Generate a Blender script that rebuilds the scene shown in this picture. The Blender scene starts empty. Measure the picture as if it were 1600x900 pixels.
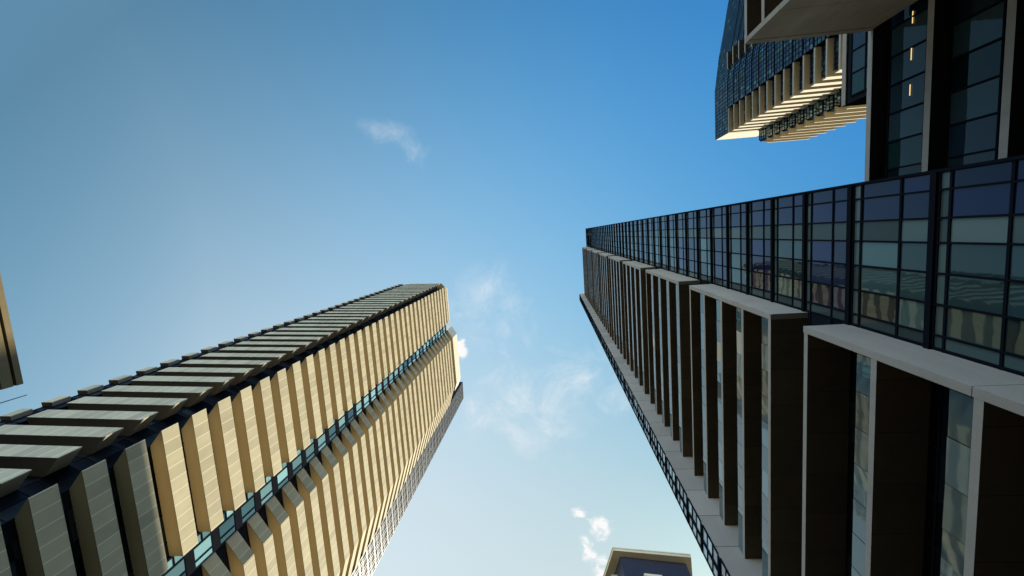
import bpy, math, random
from mathutils import Vector, Matrix
random.seed(7)
scene = bpy.context.scene
col = scene.collection

# ------------------------------------------------------------------ camera frame
F_PX = 670.0
Zc = Vector((56, -83, F_PX)).normalized()
Yc = Vector((400, 5700, F_PX)); Yc = (Yc - Yc.dot(Zc) * Zc).normalized()
Xc = Yc.cross(Zc)
def to_world(v): v = Vector(v); return Vector((Xc.dot(v), Yc.dot(v), Zc.dot(v)))
cam_d = bpy.data.cameras.new("camera"); cam = bpy.data.objects.new("camera", cam_d); col.objects.link(cam)
r, d, f = to_world((1, 0, 0)), to_world((0, 1, 0)), to_world((0, 0, 1))
m3 = Matrix((r, -d, -f)).transposed()
cam.matrix_world = Matrix.Translation((0, 0, 1.6)) @ m3.to_4x4()
cam_d.sensor_width = 36; cam_d.lens = 36 * F_PX / 1600; cam_d.clip_start = .1; cam_d.clip_end = 6000
scene.camera = cam
def sky_xy(px, py):
    v = to_world((px - 800, py - 450, F_PX)); return v.x / v.z, v.y / v.z

# ------------------------------------------------------------------ materials
def new_mat(name):
    m = bpy.data.materials.new(name); m.use_nodes = True
    nt = m.node_tree; b = nt.nodes["Principled BSDF"]
    return m, nt, b
def N(nt, t, **kw):
    n = nt.nodes.new(t)
    for k, v in kw.items(): setattr(n, k, v)
    return n
def math_n(nt, op, a, b=None, c=None, clamp=False):
    n = N(nt, "ShaderNodeMath", operation=op, use_clamp=clamp)
    for i, x in enumerate((a, b, c)):
        if x is None: continue
        if isinstance(x, (int, float)): n.inputs[i].default_value = x
        else: nt.links.new(x, n.inputs[i])
    return n.outputs[0]
def mix_c(nt, fac, a, b, mode='MIX'):
    n = N(nt, "ShaderNodeMix", data_type='RGBA', blend_type=mode)
    if isinstance(fac, (int, float)): n.inputs[0].default_value = fac
    else: nt.links.new(fac, n.inputs[0])
    for i, x in ((6, a), (7, b)):
        if isinstance(x, tuple): n.inputs[i].default_value = (*x[:3], 1)
        else: nt.links.new(x, n.inputs[i])
    return n.outputs[2]
def noise(nt, vec, scale, detail=4, rough=.55, dist=0.):
    n = N(nt, "ShaderNodeTexNoise"); n.inputs["Scale"].default_value = scale
    n.inputs["Detail"].default_value = detail; n.inputs["Distortion"].default_value = dist; n.inputs["Roughness"].default_value = rough
    if vec is not None: nt.links.new(vec, n.inputs["Vector"])
    return n.outputs[0]
def sline(nt, coord, pitch, half):
    """1 within half of a multiple of pitch"""
    t = math_n(nt, 'DIVIDE', coord, pitch)
    fr = math_n(nt, 'FRACT', t)
    a = math_n(nt, 'ABSOLUTE', math_n(nt, 'SUBTRACT', fr, .5))
    return math_n(nt, 'GREATER_THAN', a, .5 - half / pitch)

def concrete(name, c, var=.18, speck=.12, rough=.85, joint=None, joint_c=None, spec=.3):
    """joint = (axis, pitch, halfwidth) in UV metres; panel-to-panel tone changes follow the joints"""
    m, nt, b = new_mat(name)
    geo = N(nt, "ShaderNodeNewGeometry"); pos = geo.outputs["Position"]
    n1 = noise(nt, pos, .35, 5); n2 = noise(nt, pos, 14, 3, .7)
    f1 = math_n(nt, 'MULTIPLY_ADD', math_n(nt, 'SUBTRACT', n1, .5), var * 2, 1)
    f2 = math_n(nt, 'MULTIPLY_ADD', math_n(nt, 'SUBTRACT', n2, .5), speck * 2, f1)
    # rain streaks: noise stretched along the vertical
    mp = N(nt, "ShaderNodeMapping"); nt.links.new(pos, mp.inputs[0]); mp.inputs["Scale"].default_value = (1.6, 1.6, .12)
    n3 = noise(nt, mp.outputs[0], 1.4, 4)
    f3 = math_n(nt, 'MULTIPLY_ADD', math_n(nt, 'SUBTRACT', n3, .5), var * 1.2, f2)
    fac = f3
    base = mix_c(nt, 1.0, c, (1, 1, 1), 'MULTIPLY')
    if joint:
        uv = N(nt, "ShaderNodeUVMap"); sp = N(nt, "ShaderNodeSeparateXYZ"); nt.links.new(uv.outputs[0], sp.inputs[0])
        ax = sp.outputs[joint[0]]
        cell = math_n(nt, 'FLOOR', math_n(nt, 'DIVIDE', ax, joint[1]))
        oi = N(nt, "ShaderNodeObjectInfo")
        wn = N(nt, "ShaderNodeTexWhiteNoise", noise_dimensions='2D'); cv = N(nt, "ShaderNodeCombineXYZ")
        nt.links.new(cell, cv.inputs[0]); nt.links.new(math_n(nt, 'MULTIPLY', oi.outputs["Random"], 97.), cv.inputs[1])
        nt.links.new(cv.outputs[0], wn.inputs["Vector"])
        fac = math_n(nt, 'MULTIPLY_ADD', math_n(nt, 'SUBTRACT', wn.outputs[0], .5), .26, fac)
    sc = N(nt, "ShaderNodeCombineXYZ")
    for i in range(3): nt.links.new(fac, sc.inputs[i])
    out = mix_c(nt, 1.0, base, sc.outputs[0], 'MULTIPLY')
    if joint:
        ln = sline(nt, ax, joint[1], joint[2])
        out = mix_c(nt, ln, out, joint_c)
    nt.links.new(out, b.inputs["Base Color"])
    b.inputs["Roughness"].default_value = rough; b.inputs["Specular IOR Level"].default_value = spec
    bp = N(nt, "ShaderNodeBump"); bp.inputs["Strength"].default_value = .25; bp.inputs["Distance"].default_value = .01
    nt.links.new(n2, bp.inputs["Height"]); nt.links.new(bp.outputs[0], b.inputs["Normal"])
    return m

def plain(name, c, rough=.5, metal=0., spec=.4, var=.15):
    m, nt, b = new_mat(name)
    geo = N(nt, "ShaderNodeNewGeometry")
    n1 = noise(nt, geo.outputs["Position"], 1.1, 5)
    f1 = math_n(nt, 'MULTIPLY_ADD', math_n(nt, 'SUBTRACT', n1, .5), var * 2, 1)
    sc = N(nt, "ShaderNodeCombineXYZ")
    for i in range(3): nt.links.new(f1, sc.inputs[i])
    nt.links.new(mix_c(nt, 1.0, c, sc.outputs[0], 'MULTIPLY'), b.inputs["Base Color"])
    b.inputs["Roughness"].default_value = rough; b.inputs["Metallic"].default_value = metal
    b.inputs["Specular IOR Level"].default_value = spec
    return m

def glass(name, dark, blind, p_blind, ior=1.7, tint=(.7, .85, 1), rough=.02, wave=.5, alt=None, level=None):
    """window panes seen from outside: a dark room or a drawn blind behind a reflecting sheet"""
    m, nt, b = new_mat(name)
    geo = N(nt, "ShaderNodeNewGeometry"); oi = N(nt, "ShaderNodeObjectInfo")
    rnd = math_n(nt, 'FRACT', math_n(nt, 'ADD', geo.outputs["Random Per Island"], math_n(nt, 'MULTIPLY', oi.outputs["Random"], 7.31)))
    is_bl = math_n(nt, 'LESS_THAN', rnd, p_blind)
    tone = math_n(nt, 'MULTIPLY_ADD', math_n(nt, 'FRACT', math_n(nt, 'MULTIPLY', rnd, 13.7)), 1.1, .45)
    tc = N(nt, "ShaderNodeCombineXYZ")
    for i in range(3): nt.links.new(tone, tc.inputs[i])
    dk = dark
    if alt:
        dk = mix_c(nt, math_n(nt, 'GREATER_THAN', math_n(nt, 'FRACT', math_n(nt, 'MULTIPLY', rnd, 5.3)), .55), dark, alt)
    base = mix_c(nt, is_bl, dk, blind)
    base = mix_c(nt, 1.0, base, tc.outputs[0], 'MULTIPLY')
    nt.links.new(base, b.inputs["Base Color"])
    b.inputs["IOR"].default_value = ior; b.inputs["Roughness"].default_value = rough
    b.inputs["Specular Tint"].default_value = (*tint, 1)
    n1 = noise(nt, geo.outputs["Position"], .8, 2, .4)
    bp = N(nt, "ShaderNodeBump"); bp.inputs["Strength"].default_value = wave; bp.inputs["Distance"].default_value = .02
    nt.links.new(n1, bp.inputs["Height"]); nt.links.new(bp.outputs[0], b.inputs["Normal"])
    if level is not None: b.inputs['Specular IOR Level'].default_value = level
    return m

M = {}
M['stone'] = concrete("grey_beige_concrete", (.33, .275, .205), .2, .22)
M['stone_seam'] = concrete("grey_beige_concrete_floor_joints", (.31, .265, .205), .12, .12, joint=(1, 3.94, .03), joint_c=(.05, .045, .04))
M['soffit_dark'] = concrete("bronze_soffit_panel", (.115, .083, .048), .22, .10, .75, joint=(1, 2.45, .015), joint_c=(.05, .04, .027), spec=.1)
M['dark_metal'] = plain("black_bronze_mullion", (.009, .010, .013), .7, 0, .0)
M['core_dark'] = plain("black_wall_behind_glazing", (.015, .016, .018), .9, 0, .0)
M['cream'] = concrete("cream_stone_panel", (.36, .308, .186), .18, .12, joint=(0, 1.47, .034), joint_c=(.60, .535, .39))
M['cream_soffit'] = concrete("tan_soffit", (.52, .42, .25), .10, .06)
M['cream_flat'] = concrete("cream_stone_plain", (.56, .49, .34), .10, .06)
M['white_stone'] = concrete("pale_cream_stone", (.34, .31, .235), .08, .06)
M['shaded_soffit'] = concrete("tan_soffit_shaded", (.20, .165, .12), .10, .06)  # darker copy of the tan soffit; unlit faces' shade is in the colour
M['black_soffit'] = plain("black_soffit_panel", (.03, .027, .022), .6, 0, .2)
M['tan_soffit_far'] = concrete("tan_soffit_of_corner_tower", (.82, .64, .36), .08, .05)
M['grey_frame'] = plain("grey_aluminium_frame", (.06, .06, .06), .5, 0, .5)
M['glass_right'] = glass("blue_green_tower_glass", (.022, .042, .040), (.055, .095, .082), .55, 1.55, (.66, .92, .92), wave=.2)
M['upstand'] = glass("pale_upstand_glass", (.05, .08, .078), (.075, .11, .105), .5, 1.62, (.68, .92, .9), .03, wave=.15)
M['glass_navy'] = glass("navy_tower_glass", (.007, .011, .030), (.02, .03, .05), .12, 1.5, (.55, .72, 1), wave=.2, alt=(.009, .013, .040))
M['spandrel'] = glass("green_grey_spandrel_glass", (.06, .085, .072), (.075, .10, .085), .5, 1.35, (.8, .95, .9), .12, wave=.1)
M['glass_left'] = glass("teal_glass_of_left_tower", (.025, .055, .06), (.15, .27, .28), .6, 1.7, (.75, .92, .95), wave=.2)
M['glass_band'] = glass("dark_band_glass", (.004, .006, .008), (.012, .016, .018), .3, 1.3, (.6, .7, .8), .3, wave=.2, level=.1)
M['glass_grey'] = glass("grey_end_window_glass", (.058, .062, .064), (.105, .105, .097), .5, 1.3, (1, 1, 1), .4, wave=.2, level=.05)
M['glass_far'] = glass("deep_blue_glass_of_corner_tower", (.010, .016, .045), (.06, .11, .11), .10, 1.55, (.72, .82, .78), wave=.3, alt=(.02, .05, .05))
M['glass_pod'] = glass("dark_podium_glass", (.010, .018, .026), (.028, .048, .05), .5, 1.45, (.72, .88, .95), wave=.4, alt=(.008, .022, .018))
M['glass_mid'] = glass("midrise_window_glass", (.03, .06, .07), (.25, .36, .36), .5, 1.6, (.8, .95, 1), wave=.2)
M['navy'] = plain("navy_metal_cladding", (.035, .038, .055), .45, 0, .4)
M['asphalt'] = plain("street_asphalt", (.05, .05, .05), .9)
M['paving'] = concrete("dark_paving", (.05, .05, .048), .15, .1)
M['ochre'] = concrete("ochre_stone", (.165, .125, .06), .2, .12)
M['stained'] = concrete("stained_concrete_panel", (.31, .255, .175), .38, .16)
M['roof_cream'] = concrete("light_ochre_roof_panel", (.78, .66, .42), .08, .05)
M['pale_bounce'] = concrete("pale_bounce_surface", (.46, .42, .35), .12, .1)
M['steel'] = plain("dark_painted_steel", (.09, .10, .11), .6, 0)
lm, lnt, lb = new_mat("lit_tube"); lb.inputs["Emission Color"].default_value = (1, .66, .24, 1); lb.inputs["Emission Strength"].default_value = .5
lb.inputs["Base Color"].default_value = (.8, .7, .5, 1); M['lamp'] = lm

# ------------------------------------------------------------------ mesh builder
class MB:
    def __init__(s): s.v = []; s.f = []; s.uv = []; s.mi = []
    def quad(s, pts, uvs=None, mi=0):
        i = len(s.v); s.v += [tuple(p) for p in pts]; s.f.append(tuple(range(i, i + len(pts)))); s.mi.append(mi)
        if uvs is None:
            a, b = Vector(pts[1]) - Vector(pts[0]), Vector(pts[-1]) - Vector(pts[0])
            uvs = [(0, 0)] * len(pts)
            if len(pts) == 4: uvs = [(0, 0), (a.length, 0), (a.length, b.length), (0, b.length)]
        s.uv += list(uvs)
    def prism(s, poly, z0, z1, side=0, top=0, bot=0, sides=None, cap_top=True, cap_bot=True):
        """upright prism on a plan polygon; sides = material index per edge"""
        A = sum(p[0] * q[1] - q[0] * p[1] for p, q in zip(poly, poly[1:] + poly[:1]))
        idx = list(range(len(poly)))
        if A < 0:
            poly = poly[::-1]
            if sides: sides = sides[:-1][::-1] + sides[-1:]
        n = len(poly); u = 0
        for i in range(n):
            p, q = poly[i], poly[(i + 1) % n]; L = math.dist(p, q)
            k = sides[i] if sides else side
            s.quad([(p[0], p[1], z0), (q[0], q[1], z0), (q[0], q[1], z1), (p[0], p[1], z1)],
                   [(u, z0), (u + L, z0), (u + L, z1), (u, z1)], k)
            u += L
        if cap_top: s.quad([(p[0], p[1], z1) for p in poly], [(p[0], p[1]) for p in poly], top)
        if cap_bot: s.quad([(p[0], p[1], z0) for p in poly[::-1]], [(p[0], p[1]) for p in poly[::-1]], bot)
    def box(s, x0, x1, y0, y1, z0, z1, **k): s.prism([(x0, y0), (x1, y0), (x1, y1), (x0, y1)], z0, z1, **k)
    def mesh(s, name, mats):
        me = bpy.data.meshes.new(name); me.from_pydata(s.v, [], s.f)
        for m in (mats if isinstance(mats, (list, tuple)) else [mats]): me.materials.append(m)
        for p, k in zip(me.polygons, s.mi): p.material_index = k
        uvl = me.uv_layers.new(name="UVMap")
        for i, uv in enumerate(s.uv): uvl.data[i].uv = uv
        me.update(); return me
def place(name, me, parent=None, loc=(0, 0, 0), **props):
    o = bpy.data.objects.new(name, me); col.objects.link(o); o.location = loc
    if parent is not None: o.parent = parent
    for k, v in props.items(): o[k] = v
    return o
def thing(name, label, cat, loc=(0, 0, 0), group=None):
    o = bpy.data.objects.new(name, None); col.objects.link(o)
    o['label'] = label; o['category'] = cat
    if group: o['group'] = group
    return o
class Wall:
    """frame of a wall line: u along, d outwards, v up"""
    def __init__(s, p, q, out):
        s.p = Vector((*p, 0)); t = Vector((*q, 0)) - s.p; s.L = t.length; s.t = t / s.L
        s.n = Vector((s.t.y, -s.t.x, 0))
        if s.n.dot(Vector((*out, 0))) < 0: s.n = -s.n
        s.flip = s.t.cross(Vector((0, 0, 1))).dot(s.n) < 0
    def at(s, u, v, d=0.): return s.p + s.t * u + s.n * d + Vector((0, 0, v))
    def bar(s, mb, u0, u1, v0, v1, d0, d1, mi=0):
        a = [s.at(u0, 0, d0), s.at(u1, 0, d0), s.at(u1, 0, d1), s.at(u0, 0, d1)]
        mb.prism([(p.x, p.y) for p in a], v0, v1, side=mi, top=mi, bot=mi)
    def pane(s, mb, u0, u1, v0, v1, d=.0, mi=0, tilt=.004):
        ta, tb = random.uniform(-tilt, tilt), random.uniform(-tilt, tilt)
        uc, vc = (u0 + u1) / 2, (v0 + v1) / 2
        pts = [s.at(u, v, d + ta * (u - uc) + tb * (v - vc)) for u, v in ((u0, v0), (u1, v0), (u1, v1), (u0, v1))]
        if s.flip: pts = [pts[1], pts[0], pts[3], pts[2]]
        mb.quad(pts, None, mi)
    def grid(s, P, Fm, us, vs, fw=.05, fd=.07, d=0., tilt=.004, pick=None, ubars=True, hw=None):
        """panes between the lines us / vs, bars on the lines"""
        for i in range(len(us) - 1):
            for j in range(len(vs) - 1):
                mi = pick(i, j) if pick else 0
                if mi is None: continue
                s.pane(P, us[i], us[i + 1], vs[j], vs[j + 1], d, mi, tilt)
        if ubars:
            for u in us: s.bar(Fm, u - fw, u + fw, vs[0], vs[-1], d - .05, d + fd)
        for k, v in enumerate(vs):
            w = hw[k] if hw else fw
            s.bar(Fm, us[0], us[-1], v - w, v + w, d - .052, d + fd * .85)
def steps(a, b, n): return [a + (b - a) * i / n for i in range(n + 1)]

# ================================================================== RIGHT TOWER
PIT = 3.94
X0, XG, YT, YC, YB, YE, XB = 14.0, 16.3, -1.45, 6.08, 26.5, 29.2, 12.16
rt = thing("office_tower", "tall dark glass tower with stacked concrete ledge boxes, right of the open sky", "tower")
b = MB(); b.box(XG + .06, 40, YT + .06, YB + .1, 0, 188.2); b.box(XB + .08, 40, YB + .3, YE - .05, 0, 187.5)
place("tower_body", b.mesh("tower_body", M['core_dark']), rt)
# glazing, one band per storey; five variants of each so that reflections do not repeat
wl = Wall((XG, YB), (XG, YT), (-1, 0)); uY = lambda y: YB - y
ys_vis = [5.98, 5.41, 4.08, 2.76, 1.47, .44, -.72, YT]
us_vis = [uY(y) for y in ys_vis]
us_hid = [0.02] + [uY(y) for y in (24.2, 21.9, 19.6, 17.3, 15.0, 12.7, 10.4, 8.2)] + [us_vis[0]]
us_all = us_hid + us_vis[1:]
bandsR = []
for k in range(7):
    P, Fm = MB(), MB()
    vs = [0, 1.26, 3.22, 3.66]
    nh = len(us_hid) - 1
    def pick(i, j):
        if i < nh: return 2
        i -= nh
        if i in (0, 4) or j == 2: return 1
        return 3 if i > 4 or not (1, 0, 1, 1, 0, 1, 0)[k] else 0
    wl.grid(P, Fm, us_all, vs, .045, .06, pick=pick, hw=[.05, .05, .05, .05], tilt=.006)
    for u in us_all[1:]: pass
    wl.bar(Fm, .02, us_all[-1], 3.68, PIT - .01, -.03, .16)       # projecting storey fin
    bandsR.append((P.mesh("window_band", [M['glass_right'], M['spandrel'], M['glass_band'], M['glass_navy']]), Fm.mesh("window_frame", M['dark_metal'])))
wb = Wall((XB, YE), (XB, YB + .02), (-1, 0))
bayR = []
for k in range(4):
    P, Fm = MB(), MB()
    LB = YE - YB - .02
    wb.grid(P, Fm, [.02, LB * .42, LB * .5, LB], [0, 1.2, 2.4, 3.5], .05, .07, tilt=.006)
    wb.bar(Fm, .0, LB, 3.5, PIT - .01, -.03, .1)
    bayR.append((P.mesh("bay_window", M['glass_mid']), Fm.mesh("window_frame", M['dark_metal'])))
zf0 = 30.55 - 5 * PIT          # storey line
for n in range(45):
    z = zf0 - .06 + n * PIT + .16
    if z + PIT > 188.5: break
    pm, fm = bandsR[(0, 2, 5, 3, 1, 2, 4, 0, 6, 5, 1)[n] if n < 11 else (n * 3 + n // 7) % 7]
    zb_, hb_ = ((7.4, 4.7), (12.1, 4.72), (16.82, 4.68), (21.5, 5.05))[n] if n < 4 else (z, PIT)     # the four lowest storeys are taller
    if n == 4: zb_, hb_ = 26.56, z + PIT - 26.56
    o = place("window_band", pm, rt, (0, 0, zb_)); o.scale.z = hb_ / PIT; place("window_frame", fm, o)
    pm, fm = bayR[(n * 3 + n // 4) % 4]
    o = place("bay_window", pm, rt, (0, 0, z)); place("window_frame", fm, o)
b = MB(); wl.bar(b, -.0, wl.L + .1, 187.9, 188.8, -1, .12); wl.bar(b, wl.L, wl.L + .12, 0, 187.9, -.6, .1)
place("roof_edge", b.mesh("roof_edge", M['dark_metal']), rt)
# ledge boxes: end panel + five ledges each
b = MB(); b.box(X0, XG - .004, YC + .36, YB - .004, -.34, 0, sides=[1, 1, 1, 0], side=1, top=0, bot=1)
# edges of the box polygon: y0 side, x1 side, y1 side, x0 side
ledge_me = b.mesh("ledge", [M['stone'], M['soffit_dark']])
ups = []
wu = Wall((X0 + .05, YB - .1), (X0 + .05, YC + .4), (-1, 0))
for v in range(4):
    P = MB(); us = steps(0, wu.L, 11)
    for u0, u1 in zip(us, us[1:]): wu.pane(P, u0 + .015, u1 - .015, 0, .92, 0, 0, .012)
    ups.append(P.mesh("glass_upstand", M['upstand']))
b = MB()
b.box(X0 - .015, XG - .02, YC, YC + .36, 0, 7.97); b.box(X0 - .015, XG - .02, YC, YC + .36, 8.0, 16.1)
cap_me = b.mesh("ledge_box_end", M['stone'])
b = MB(); b.box(X0 - .015, XG - .02, YC, YC + .36, -3.4, 6.38); b.box(X0 - .015, XG - .02, YC, YC + .36, 6.41, 16.1)
cap_low = b.mesh("ledge_box_end", M['stone'])
for k in range(9):
    zb = 10.45 + 19.7 * k
    tops = [.34 + j * 3.94 for j in range(5)]; cm_ = cap_me
    if k == 0:                                   # the lowest box has taller bays
        tops = [12.1 - zb, 16.78 - zb, 21.45 - zb, 26.5 - zb]; cm_ = cap_low
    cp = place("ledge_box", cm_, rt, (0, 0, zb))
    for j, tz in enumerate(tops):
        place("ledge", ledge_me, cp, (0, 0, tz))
        if j < len(tops) - 1: place("glass_upstand", ups[(j + k * 3) % 4], cp, (0, 0, tz + .02))
b = MB(); b.box(XB, XG + .05, YB, YB + .29, 4, 189.5, cap_bot=True)
place("end_wall", b.mesh("end_wall", M['stone_seam']), rt)

# ================================================================== LEFT TOWER
LP = 4.03
lt = thing("ledge_tower", "cream stone tower with sunlit projecting ledges on every storey, left of the open sky", "tower")
XW = -43.0
def yN(x): return 16.85 + .056 * (x + 45.3)          # line of the shaded face
wall_line = [(-61.9, 16.4), (-59.15, 16.55), (-58.9, 17.8), (-47.0, 18.70), (-44.72, 19.95), (-44.75, 33.0), (-44.95, 37.3), (-45.0, 62.0), (-46.0, 69.0), (-46.3, 77.0)]
core = [(x - .12, y + (.12 if i < 4 else 0)) for i, (x, y) in enumerate(wall_line)] + [(-61.9, 77.0)]
b = MB(); b.prism(core, 0, 176.2)
place("tower_body", b.mesh("tower_body", M['core_dark']), lt)
KS = range(-6, 33)
zt = lambda k: 44.75 + LP * k
def strip_ledge(front, back, h=2.1):
    """ledge between a front and a back plan line; returns slab and facing meshes"""
    fa = MB(); sl = MB()
    t = .09
    # facing panels stand just in front of the slab
    u = 0
    n = len(front)
    inner = []
    for i, p in enumerate(front):
        bq = back[i] if len(back) == n else None
        inner.append(p)
    poly = list(front) + list(reversed(back))
    sl.prism(poly, -h + .02, -.02, side=0, top=0, bot=0)
    # offset outward: away from the back line
    cx = sum(p[0] for p in back) / len(back); cy = sum(p[1] for p in back) / len(back)
    for p, q in zip(front, front[1:]):
        tt = Vector((q[0] - p[0], q[1] - p[1])); L = tt.length; tt /= L
        nn = Vector((tt.y, -tt.x))
        if nn.dot(Vector((p[0] - cx, p[1] - cy))) < 0: nn = -nn
        a, c = Vector(p) , Vector(q)
        a2, c2 = a + nn * t, c + nn * t
        A = [(a.x, a.y), (c.x, c.y), (c2.x, c2.y), (a2.x, a2.y)]
        i0 = len(fa.uv)
        fa.prism(A, -h, 0)
        # shift u so that joints run on along the whole ledge
        for j in range(i0, len(fa.uv)): fa.uv[j] = (fa.uv[j][0] + u, fa.uv[j][1])
        u += L
    return sl, fa
def ledge_set(name, front, back, ks, soffit, face, parent, h=2.1, pitch=LP, z0=None, bracket=None):
    sl, fa = strip_ledge(front, back, h)
    sm, fm = sl.mesh(name, soffit), fa.mesh("facing", face)
    bm_ = None
    if bracket:
        mb = MB(); x, y = bracket; mb.box(x + .075, x + .5, y - .04, y + .04, -.5, -.42); bm_ = mb.mesh("bracket", M['white_stone'])
    for k in ks:
        z = (44.75 if z0 is None else z0) + pitch * k
        o = place(name, sm, parent, (0, 0, z)); place("facing", fm, o)
        if bm_: place("bracket", bm_, o)
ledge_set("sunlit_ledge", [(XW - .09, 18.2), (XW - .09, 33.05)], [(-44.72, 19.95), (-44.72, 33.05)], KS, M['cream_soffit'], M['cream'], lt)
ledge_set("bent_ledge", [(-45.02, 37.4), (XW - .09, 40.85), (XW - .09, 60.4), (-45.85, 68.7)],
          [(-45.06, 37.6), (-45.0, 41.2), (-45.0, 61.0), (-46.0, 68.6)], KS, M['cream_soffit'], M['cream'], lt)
ledge_set("shaded_ledge", [(-59.0, yN(-59) + .09), (-45.2, 16.94)], [(-58.9, 17.79), (-46.98, 18.69)], KS, M['shaded_soffit'], M['cream'], lt)
ledge_set("west_ledge", [(-62.4, 15.95), (-61.0, 16.0)], [(-62.4, 40.), (-61.0, 40.)], KS, M['shaded_soffit'], M['cream'], lt)
# windows
gapw = Wall((-44.75, 33.08), (-44.94, 37.25), (1, 0))
noseg = [(-61.9, 16.4), (-59.15, 16.55), (-58.9, 17.8), (-47.0, 18.70), (-44.72, 19.95), (-44.75, 33.0)]
sets = []
for v in range(4):
    wA = []
    for a, c, nseg, nm in ((0, 1, 2, "recess_window"), (2, 3, 8, "shaded_window"), (3, 4, 2, "corner_window"), (4, 5, 8, "sunlit_window")):
        P, Fm = MB(), MB()
        w = Wall(noseg[a], noseg[c], (1, -1)); us = steps(.02, w.L - .02, nseg)
        w.grid(P, Fm, us, [-LP + .45, -2.6, -.05], .04, .06, d=.02)
        w.bar(Fm, 0, w.L, -.05, .42, -.05, .05)
        wA.append((nm, P.mesh(nm, M['glass_band']), Fm.mesh("window_frame", M['dark_metal'])))
    P, Fm = MB(), MB(); w = gapw
    for (u0, u1, v0, v1) in ((.1, 1.45, -3.05, -1.75), (.1, 1.45, -1.6, -.3), (1.62, 3.2, -3.05, -.3), (3.35, 4.1, -3.05, -.3)):
        w.pane(P, u0, u1, v0, v1, .03)
    for (u0, u1, v0, v1) in ((0, w.L, -LP + .3, -3.05), (0, w.L, -.3, .3), (0, .1, -3.05, -.3), (1.45, 1.62, -3.05, -.3), (.1, 1.45, -1.75, -1.6), (3.2, 3.35, -3.05, -.3), (4.1, w.L, -3.05, -.3)):
        w.bar(Fm, u0, u1, v0, v1, -.05, .12)
    w.bar(Fm, 0, .25, -LP, 0, .121, .3)
    wB = ("gap_window", P.mesh("gap_window", M['glass_left']), Fm.mesh("window_frame", M['dark_metal']))
    P, Fm = MB(), MB(); w = Wall((-46.0, 68.9), (-46.3, 77.0), (1, 0))
    us = [.02, 1.1, 1.7, 3.2, 3.9, 5.4, 6.1, 7.3, w.L - .1]
    w.grid(P, Fm, us, [-LP + .5, -2.4, -1.9, -.1], .10, .12, d=.02, tilt=.012)
    w.bar(Fm, 0, w.L, -.1, .5, -.05, .16)
    wC = ("end_window", P.mesh("end_window", M['glass_grey']), Fm.mesh("window_frame", M['grey_frame']))
    sets.append(wA + [wB, wC])
for i, k in enumerate(list(KS) + [33]):
    for nm, pm, fm in sets[(i * 3 + i // 5) % 4]:
        if k == 33 and nm != "end_window": continue
        o = place(nm, pm, lt, (0, 0, zt(k))); place("window_frame", fm, o)
for k in range(34, 40):
    nm, pm, fm = sets[k % 4][-1]; o = place("end_window", pm, lt, (0, 0, zt(k))); place("window_frame", fm, o)
b = MB(); b.prism([(-46.1, 69.0), (-46.42, 77.), (-50, 77.), (-50, 69.)], 176, 203.5)
place("end_block", b.mesh("end_block", M['core_dark']), lt)
# parapet over the bent ledges
b = MB(); b.prism([(-45.05, 37.3), (XW - .02, 40.8), (XW - .02, 60.9), (-44.2, 64.2), (-50, 64.2), (-50, 37.3)], 178.0, 186.5)
place("parapet", b.mesh("parapet", M['cream_flat']), lt)
b = MB(); b.prism([(-45.6, 38.2), (-44.6, 41.0), (-44.6, 60.5), (-50, 61), (-50, 38.)], 174.2, 178.0)
place("parapet_recess", b.mesh("parapet_recess", M['core_dark']), lt)
b = MB(); b.prism([(-58.8, 16.3), (-45.4, 17.0), (-44, 18.6), (-43.4, 19), (-43.4, 33), (-58.8, 33)], 176.2, 177.4)
place("roof_slab", b.mesh("roof_slab", M['cream_flat']), lt)
b = MB(); b.prism([(-61., 16.4), (-45.4, 17.0), (-43.2, 19), (-43.2, 68), (-46.4, 77.1), (-61., 77.1)], 0.0, 14.0)
place("base_storeys", b.mesh("base_storeys", M['cream_flat']), lt)

# ================================================================== CORNER TOWER (upper right)
ct = thing("corner_tower", "distant blue glass tower whose ledges face the sun, above the low concrete buildings", "tower")
plan = [(61.3, -28.7), (61.3, -36.3), (61.1, -44.6), (61.6, -51.0), (62.2, -55.6), (63.6, -63), (65.2, -72), (67.5, -84), (110, -84), (110, -28.75 - 1.2), (61.3, -29.9)]
b = MB(); b.prism([(61.45, -30.0), (61.45, -44.6), (62.0, -55.6), (65.5, -72), (68, -84), (82.4, -84), (82.4, -29.95)], 0, 161.2)
b.box(70.5, 82.5, -30, -25.3, 0, 152.3)
place("tower_body", b.mesh("tower_body", M['core_dark']), ct)
CP = 4.1; ct0 = 150.9
front_pts = [(61.3, -29.9), (61.3, -36.3), (60.02, -36.4), (60.02, -44.6), (60.9, -51.0), (61.5, -55.6), (63, -63), (64.6, -72), (66.5, -80)]
glz = []
for v in range(4):
    P, Fm = MB(), MB()
    w = Wall(front_pts[0], front_pts[1], (-1, 0)); w.grid(P, Fm, steps(.01, w.L - .01, 6), [0, 1.4, 2.75, 3.75, CP], .05, .09, tilt=.02, hw=[.16, .05, .05, .12, .05])
    bw = (P.mesh("bay_window", M['glass_far']), Fm.mesh("window_frame", M['dark_metal']))
    P, Fm = MB(), MB()
    for a, c in zip(front_pts[2:], front_pts[3:]):
        w = Wall(a, c, (-1, 0)); n = max(1, round(w.L / 1.15))
        if w.L < 1.5: continue
        w.grid(P, Fm, steps(0.01, w.L - .01, n), [0, 1.4, 2.75, 3.75, CP], .05, .09, tilt=.02, pick=lambda i, j: 0, hw=[.16, .05, .05, .12, .05])
    glz.append((P.mesh("window_band", M['glass_far']), Fm.mesh("window_frame", M['dark_metal']), *bw))
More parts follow.
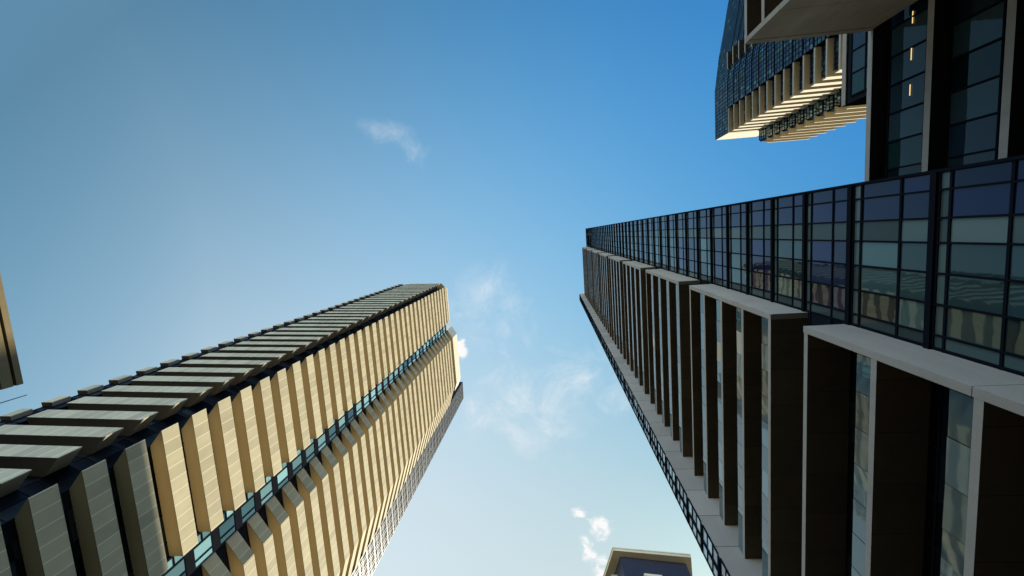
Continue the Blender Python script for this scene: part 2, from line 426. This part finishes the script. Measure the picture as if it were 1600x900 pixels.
for k in range(26):
    z = ct0 - CP * k + .2 - CP
    pm, fm, pm2, fm2 = glz[(k * 3 + k // 4) % 4]; o = place("window_band", pm, ct, (0, 0, z)); place("window_frame", fm, o)
    o = place("bay_window", pm2, ct, (0, 0, z)); place("window_frame", fm2, o)
topg = []
P, Fm = MB(), MB()
w = Wall((60.02, -28.65), (60.02, -36.4), (-1, 0)); w.grid(P, Fm, steps(.01, w.L - .01, 7), [151.3, 152.6, 153.9, 155.2, 156.6, 158, 159.3, 160.5, 161.4], .05, .08, tilt=.02)
for a, c in zip(front_pts[2:], front_pts[3:]):
    w = Wall(a, c, (-1, 0)); n = max(1, round(w.L / 1.15))
    zt_ = 161.4
    w.grid(P, Fm, steps(0.01, w.L - .01, n), steps(151.2, zt_, 8), .05, .08, tilt=.02)
o = place("top_glazing", P.mesh("top_glazing", M['glass_far']), ct); place("window_frame", Fm.mesh("window_frame", M['dark_metal']), o)
# corner ledges, L shaped in plan
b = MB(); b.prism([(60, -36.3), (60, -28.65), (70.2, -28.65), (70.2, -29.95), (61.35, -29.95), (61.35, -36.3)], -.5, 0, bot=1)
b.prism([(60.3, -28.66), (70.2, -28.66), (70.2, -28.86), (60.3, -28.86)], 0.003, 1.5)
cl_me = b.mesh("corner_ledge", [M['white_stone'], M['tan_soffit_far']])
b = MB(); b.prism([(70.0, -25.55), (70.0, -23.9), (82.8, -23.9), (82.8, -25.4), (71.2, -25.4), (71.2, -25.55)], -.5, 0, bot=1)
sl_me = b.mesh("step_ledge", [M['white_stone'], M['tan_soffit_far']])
b = MB(); b.prism([(59.95, -53.5), (59.95, -48.4), (61.6, -48.4), (61.8, -53.5)], -.5, 0, bot=1)
nl_me = b.mesh("side_ledge", [M['white_stone'], M['soffit_dark']])
sg = []
for v in range(3):
    P, Fm = MB(), MB()
    w = Wall((70.3, -25.6), (70.3, -28.6), (-1, 0)); w.grid(P, Fm, steps(.01, w.L, 3), [0, 1.3, 2.6, 3.6], .05, .1, tilt=.02)
    w.bar(Fm, 0, w.L, 3.6, 4.04, -.1, .12)
    sg.append((P.mesh("step_window", M['glass_left']), Fm.mesh("window_frame", M['dark_metal'])))
for k in range(26):
    place("corner_ledge", cl_me, ct, (0, 0, ct0 - CP * k))
    place("step_ledge", sl_me, ct, (0, 0, 147.2 - 4.05 * k))
    place("side_ledge", nl_me, ct, (0, 0, 151.1 - CP * k))
    pm, fm = sg[(k * 2 + k // 3) % 3]; o = place("step_window", pm, ct, (0, 0, 148.2 - 4.05 * k)); place("window_frame", fm, o)
b = MB(); b.prism([(60.04, -28.62), (73.6, -28.62), (73.6, -29.9), (60.04, -29.9)], 151.25, 161.5)
place("parapet", b.mesh("parapet", M['white_stone']), ct)

# ================================================================== PODIUM between the towers
pb = thing("podium_building", "low dark glass block with three long concrete ledges, behind the right tower's edge", "building")
XP, XPG = 22.0, 22.95
b = MB(); b.box(XPG + .1, 34, -40, -1.6, 0, 33.6); place("block_body", b.mesh("block_body", M['core_dark']), pb)
b = MB(); b.box(XP, XPG + .05, -40, -1.6, -.42, 0, sides=[1, 1, 1, 0], side=1, top=0, bot=1)
pl_me = b.mesh("ledge", [M['stone'], M['black_soffit']])
for z in (33.85, 29.28, 24.95, 20.6, 16.2, 11.8):
    place("ledge", pl_me, pb, (0, 0, z + .02))
b = MB(); w = Wall((XPG, -40), (XPG, -1.6), (-1, 0))
for v in range(6):
    P, Fm = MB(), MB()
    us = [w.L + .63 - 1.78 * i for i in range(22)][::-1]; us = [0.02] + [u for u in us if .3 < u < w.L - .2] + [w.L - .02]
    w.grid(P, Fm, us, [0.02, 1.1, 3.9], .05, .08, tilt=.008)
    o = place("window_band", P.mesh("window_band", M['glass_pod']), pb, (0, 0, 29.3 - 4.37 * v)); place("window_frame", Fm.mesh("window_frame", M['dark_metal']), o)
b = MB(); b.box(XP + .01, XP + .5, -1.75, -1.55, 0, 24.9); place("corner_post", b.mesh("corner_post", M['stone']), pb)
for y0, y1 in ((-11.95, -11.25), (-9.85, -9.12), (-7.68, -7.02)):
    b = MB(); b.box(22.885, 22.905, y0, y1, 31.47, 31.52); place("tube_light", b.mesh("tube_light", M['lamp']), pb)
b = MB(); b.box(XPG + .2, 34, -40, -1.7, 33.6, 33.72); place("roof", b.mesh("roof", M['pale_bounce']), pb)  # unseen pale roof slab added to bounce sun up to the corner tower
# set back rooftop room
b = MB(); b.box(24.0, 31, -22, -8.55, 33.74, 39.1)
b.box(23.9, 31, -22, -8.5, 39.1, 39.4); rr = place("rooftop_room", b.mesh("rooftop_room", M['core_dark']), pb)
b = MB(); b.box(23.86, 23.94, -22, -8.5, 38.9, 39.35); place("room_edge", b.mesh("room_edge", M['stone']), rr)
P, Fm = MB(), MB(); w = Wall((23.95, -22), (23.95, -9.0), (-1, 0)); w.grid(P, Fm, steps(0, w.L, 8), [34, 36.9, 38.4], .05, .06)
place("room_window", P.mesh("room_window", M['glass_pod']), rr); place("window_frame", Fm.mesh("window_frame", M['dark_metal']), rr)

# ================================================================== FRAMED CONCRETE BUILDING (top right edge)
fb = thing("framed_building", "low building with a broad blank concrete end panel over dark ledges, at the top edge", "building")
b = MB(); b.box(16.0, 21.9, -45, -12.4, 0, 33.2); place("building_body", b.mesh("building_body", M['core_dark']), fb)
b = MB(); b.box(14.0, 21.95, -12.2, -11.85, 33.08, 33.66); b.box(14.0, 21.95, -12.2, -11.87, 29.25, 33.05); b.box(14.0, 21.95, -12.2, -11.87, 20.6, 29.22); b.box(14.0, 21.95, -12.2, -11.87, 12., 20.57)
place("end_panel", b.mesh("end_panel", M['stained']), fb)
b = MB(); b.box(14.0, 16.05, -45, -12.21, -.36, 0, sides=[1, 1, 1, 0], side=1, top=0, bot=1)
fl_me = b.mesh("ledge", [M['stone'], M['soffit_dark']])
for z in (33.62, 31.3, 27.36, 23.4, 19.5, 15.5): place("ledge", fl_me, fb, (0, 0, z))
w = Wall((15.98, -45), (15.98, -12.3), (-1, 0))
for z in (29.4, 25.4, 21.5, 17.5):
    P, Fm = MB(), MB(); w.grid(P, Fm, steps(0.02, w.L - .02, 20), [0, 1.7], .05, .06)
    o = place("window_band", P.mesh("window_band", M['glass_pod']), fb, (0, 0, z - 1.9)); place("window_frame", Fm.mesh("window_frame", M['dark_metal']), o)

# ================================================================== MIDRISE at the bottom edge
mr = thing("midrise_block", "navy building with an overhanging cream roof, at the bottom edge below the clouds", "building")
H = 77.5
roof = [(8.67, 59.6), (22.98, 61.1), (23.6, 75), (3.0, 76.6)]
body = [(9.95, 60.95), (21.9, 62.4), (22.4, 74.5), (5.2, 75)]
b = MB(); b.prism(roof, H, H + .25, side=0, top=0, bot=0); 
b.prism([(8.75, 59.7), (22.9, 61.18), (23.5, 74.9), (3.1, 76.5)], H - .55, H - .003)
place("roof", b.mesh("roof", M['roof_cream']), mr)
b = MB(); b.prism(body, 0, H - .56); place("building_body", b.mesh("building_body", M['navy']), mr)
b = MB(); b.prism([(21.95, 62.9), (23.9, 63.3), (24.3, 74.0), (22.45, 74.0)], 0, H - 4.0); place("side_wing", b.mesh("side_wing", M['navy']), mr)
b = MB(); b.prism([(13.3, 60.2), (16.4, 60.55), (16.35, 61.7), (13.25, 61.2)], H - 6.0, H - 5.45); place("bay_roof", b.mesh("bay_roof", M['roof_cream']), mr)
b = MB(); b.prism([(7.7, 61.6), (8.9, 61.7), (8.7, 63.0), (7.4, 62.9)], H - 4.4, H - 4.1); place("balcony", b.mesh("balcony", M['white_stone']), mr)
wf = Wall(body[0], body[1], (0, -1)); ws = Wall(body[3], body[0], (-1, 0)); ww = Wall((21.95, 62.9), (23.9, 63.3), (0, -1))
for k in range(14):
    P, Fm = MB(), MB(); z = H - 7.2 - 3.4 * k
    for u in (.5, 1.9, 3.4, 4.6, 6.6, 8.3, 10.1): wf.pane(P, u, u + 1.05, z, z + 1.9, .05); wf.bar(Fm, u - .08, u + 1.13, z - .1, z, -.02, .12); wf.bar(Fm, u + .5, u + .56, z, z + 1.9, 0, .09)
    for u in steps(1, 12, 6): ws.pane(P, u, u + 1.2, z + 1, z + 2.7, .05); ws.bar(Fm, u - .08, u + 1.28, z + .9, z + 1, -.02, .12)
    ww.pane(P, .3, 1.6, z, z + 1.9, .05)
    o = place("window", P.mesh("window", M['glass_mid']), mr); place("window_frame", Fm.mesh("window_frame", M['white_stone']), o)

# ================================================================== EDGE BUILDING at far left
eb = thing("edge_building", "ochre building with layered cornice bands, cut off by the far left edge", "building")
S = 1.25; XE = -32 * S; YEn = 6.7 * S; zz = lambda z: 1.6 + (z - 1.6) * S
b = MB(); b.box(XE - 18, XE - .7, -40, YEn - .5, 0, zz(23.6)); place("building_body", b.mesh("building_body", M['ochre']), eb)
def cornice(z0, z1, dx, mat='ochre'):
    b = MB(); b.box(XE - 18, XE + dx, -40, YEn, zz(z0), zz(z1)); place("cornice", b.mesh("cornice", M[mat]), eb)
cornice(23.74, 24.06, 0.); cornice(23.05, 23.6, -.05); cornice(21.9, 22.75, -.12); cornice(20.4, 21.5, -.15)
P, Fm = MB(), MB(); w = Wall((XE - .68, -40), (XE - .68, YEn - .5), (1, 0))
for zb in (21., 17.2, 13.4, 9.6): w.grid(P, Fm, steps(.1, w.L - .1, 22), [zb - 1.6, zb + .6], .06, .08)
o = place("window", P.mesh("window", M['glass_mid']), eb); place("window_frame", Fm.mesh("window_frame", M['navy']), o)

# ================================================================== flag pole
v = to_world((42 - 800, 617 - 450, F_PX)); tp = 11.0
px_, py_ = v.x / v.z * tp, v.y / v.z * tp; zt_p = 1.6 + tp
def tube(mb, x, y, z0, z1, r0, r1, n=10):
    for i in range(n):
        a, c = 2 * math.pi * i / n, 2 * math.pi * (i + 1) / n
        mb.quad([(x + r0 * math.cos(a), y + r0 * math.sin(a), z0), (x + r0 * math.cos(c), y + r0 * math.sin(c), z0), (x + r1 * math.cos(c), y + r1 * math.sin(c), z1), (x + r1 * math.cos(a), y + r1 * math.sin(a), z1)])
fp = thing("flagpole", "thin bare grey pole beside the cornice building at the left edge", "pole")
b = MB(); tube(b, px_, py_, .3, zt_p, .05, .012); place("mast", b.mesh("mast", M['steel']), fp)
b = MB(); b.box(px_ - .2, px_ + .2, py_ - .2, py_ + .2, .012, .3); place("pole_base", b.mesh("pole_base", M['stone']), fp)

# ================================================================== unseen block added to the south (throws the shade on the left tower's lower storeys)
nb = thing("shadow_block", "plain cream office block standing behind the navy building with the cream roof", "building")
b = MB(); b.box(3, 9.5, 91, 134, 0, 106.0); place("building_body", b.mesh("building_body", M['cream_flat']), nb)
w = Wall((3, 90.98), (9.5, 90.98), (0, -1)); P, Fm = MB(), MB()
w.grid(P, Fm, steps(.3, w.L - .3, 6), steps(4, 104, 30), .12, .1)
o = place("window", P.mesh("window", M['glass_mid']), nb); place("window_frame", Fm.mesh("window_frame", M['white_stone']), o)

# ================================================================== ground
b = MB(); b.quad([(-400, -400, 0), (400, -400, 0), (400, 400, 0), (-400, 400, 0)])
place("ground", b.mesh("ground", M['paving']), None, (0, 0, 0), kind='structure')
b = MB(); b.quad([(-30, -399, .004), (-18, -399, .004), (-18, 399, .004), (-30, 399, .004)])
place("street", b.mesh("street", M['asphalt']), None, (0, 0, 0), kind='structure')
b = MB(); b.box(-18, -17.7, -399, 399, .0, .13); b.box(-30.3, -30, -399, 399, 0, .13)
place("kerb", b.mesh("kerb", M['stone']), None, (0, 0, 0), kind='structure')

b = MB(); b.quad([(36, -140, .004), (140, -140, .004), (140, -3, .004), (36, -3, .004)])  # unseen pale sheet added to bounce sun onto the corner tower's soffits
place("bounce_sheet", b.mesh("bounce_sheet", M['pale_bounce']), None, (0, 0, 0), kind='structure')
# ================================================================== light and sky
AZ = math.radians(30); EL = math.radians(35.3)
sdir = Vector((math.sin(AZ) * math.cos(EL), math.cos(AZ) * math.cos(EL), math.sin(EL)))
sl = bpy.data.lights.new("sun", 'SUN'); sl.energy = 4.8; sl.angle = math.radians(.5); sl.color = (1, .93, .77)
so = bpy.data.objects.new("sun", sl); col.objects.link(so); so.rotation_euler = sdir.to_track_quat('Z', 'Y').to_euler()
wd = bpy.data.worlds.new("World"); scene.world = wd; wd.use_nodes = True
nt = wd.node_tree; bg = nt.nodes["Background"]
sky = N(nt, "ShaderNodeTexSky", sky_type='NISHITA'); sky.sun_disc = False
sky.sun_elevation = EL; sky.sun_rotation = AZ; sky.air_density = 1.0; sky.dust_density = .35; sky.ozone_density = 1.0
tc = N(nt, "ShaderNodeTexCoord"); sep = N(nt, "ShaderNodeSeparateXYZ"); nt.links.new(tc.outputs["Generated"], sep.inputs[0])
zc = math_n(nt, 'MAXIMUM', sep.outputs[2], .05)
cx = math_n(nt, 'DIVIDE', sep.outputs[0], zc); cy = math_n(nt, 'DIVIDE', sep.outputs[1], zc)
cv = N(nt, "ShaderNodeCombineXYZ"); nt.links.new(cx, cv.inputs[0]); nt.links.new(cy, cv.inputs[1])
wisp = noise(nt, cv.outputs[0], 8, 12, .66, .5)
puff = noise(nt, cv.outputs[0], 24, 12, .66, .3)
def patch(px, py, rx, ry, rot=0):
    x0, y0 = sky_xy(px, py); rx /= F_PX; ry /= F_PX
    c, s = math.cos(math.radians(rot)), math.sin(math.radians(rot))
    dx = math_n(nt, 'SUBTRACT', cx, x0); dy = math_n(nt, 'SUBTRACT', cy, y0)
    a = math_n(nt, 'DIVIDE', math_n(nt, 'ADD', math_n(nt, 'MULTIPLY', dx, c), math_n(nt, 'MULTIPLY', dy, s)), rx)
    q = math_n(nt, 'DIVIDE', math_n(nt, 'SUBTRACT', math_n(nt, 'MULTIPLY', dy, c), math_n(nt, 'MULTIPLY', dx, s)), ry)
    rr_ = math_n(nt, 'ADD', math_n(nt, 'MULTIPLY', a, a), math_n(nt, 'MULTIPLY', q, q))
    return math_n(nt, 'SUBTRACT', 1, rr_, clamp=True)
def cloud(patches, nz, thr, soft, amt, spread=.55):
    t = None
    for p in patches:
        k = patch(*p); t = k if t is None else math_n(nt, 'MAXIMUM', t, k)
    nz = math_n(nt, 'MULTIPLY_ADD', math_n(nt, 'SUBTRACT', nz, .5), 2.2, .5)
    v_ = math_n(nt, 'ADD', nz, math_n(nt, 'MULTIPLY', math_n(nt, 'SUBTRACT', t, 1), spread))
    v_ = math_n(nt, 'DIVIDE', math_n(nt, 'SUBTRACT', v_, thr), soft, clamp=True)
    v_ = math_n(nt, 'MULTIPLY', math_n(nt, 'MULTIPLY', v_, v_), math_n(nt, 'MULTIPLY', t, 2.5, clamp=True))
    return math_n(nt, 'MULTIPLY', v_, amt)
c1 = cloud([(600, 210, 62, 30, 15), (650, 236, 60, 34, 45)], wisp, .16, .9, .42)
c2 = cloud([(835, 640, 150, 110, 0), (915, 595, 95, 100, 0), (770, 490, 90, 100, 0)], wisp, .08, .95, .9)
c3 = cloud([(936, 824, 36, 34, 0), (906, 801, 22, 16, 0), (920, 862, 20, 46, -15), (938, 892, 26, 40, 0), (718, 545, 20, 28, 0)], puff, .04, .48, 1., .72)
call = math_n(nt, 'MAXIMUM', math_n(nt, 'MAXIMUM', c1, c2), c3)
# hazier towards the sun and the horizon, deeper blue away from it
EXPO = 1.15
nd = N(nt, "ShaderNodeVectorMath", operation='NORMALIZE'); nt.links.new(tc.outputs["Generated"], nd.inputs[0])
dp = N(nt, "ShaderNodeVectorMath", operation='DOT_PRODUCT'); nt.links.new(nd.outputs[0], dp.inputs[0]); dp.inputs[1].default_value = sdir
ns = N(nt, "ShaderNodeSeparateXYZ"); nt.links.new(nd.outputs[0], ns.inputs[0])
dt_ = math_n(nt, 'MAXIMUM', dp.outputs["Value"], -.15); zz_ = math_n(nt, 'MAXIMUM', ns.outputs[2], .5)
xx_ = math_n(nt, 'MINIMUM', math_n(nt, 'MAXIMUM', ns.outputs[0], -.65), .6)
ch = N(nt, "ShaderNodeCombineXYZ")
for i, (a0, a1, a2, a3, a4) in enumerate(((-2.18, 2.9534, -.98, 1.4139, -2.447), (-.865, 1.9999, -1.426, 1.1299, -.9908), (-.5, 1.5527, -1.7607, .9777, -.2644))):
    e_ = math_n(nt, 'MULTIPLY_ADD', dt_, a1, a0 - EXPO * math.log(2))
    e_ = math_n(nt, 'MULTIPLY_ADD', math_n(nt, 'MULTIPLY', dt_, dt_), a2, e_)
    e_ = math_n(nt, 'MULTIPLY_ADD', zz_, a3, e_); e_ = math_n(nt, 'MULTIPLY_ADD', xx_, a4, e_)
    nt.links.new(math_n(nt, 'EXPONENT', e_), ch.inputs[i])
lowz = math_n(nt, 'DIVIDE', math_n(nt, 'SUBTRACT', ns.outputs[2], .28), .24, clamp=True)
side_ = math_n(nt, 'MULTIPLY_ADD', ns.outputs[1], -2.2, -.35, clamp=True)          # unseen low sky brightened northward to light shaded faces, dimmed elsewhere
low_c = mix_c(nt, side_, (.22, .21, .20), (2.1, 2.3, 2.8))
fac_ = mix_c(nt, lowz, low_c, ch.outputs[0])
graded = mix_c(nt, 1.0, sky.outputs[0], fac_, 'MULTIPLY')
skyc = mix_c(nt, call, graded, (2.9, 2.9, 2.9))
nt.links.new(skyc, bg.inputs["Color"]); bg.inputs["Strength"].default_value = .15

vs_ = scene.view_settings; vs_.view_transform = 'Standard'; vs_.look = 'None'; vs_.exposure = EXPO; vs_.gamma = 1
scene.cycles.max_bounces = 8; scene.cycles.diffuse_bounces = 4; scene.cycles.glossy_bounces = 4
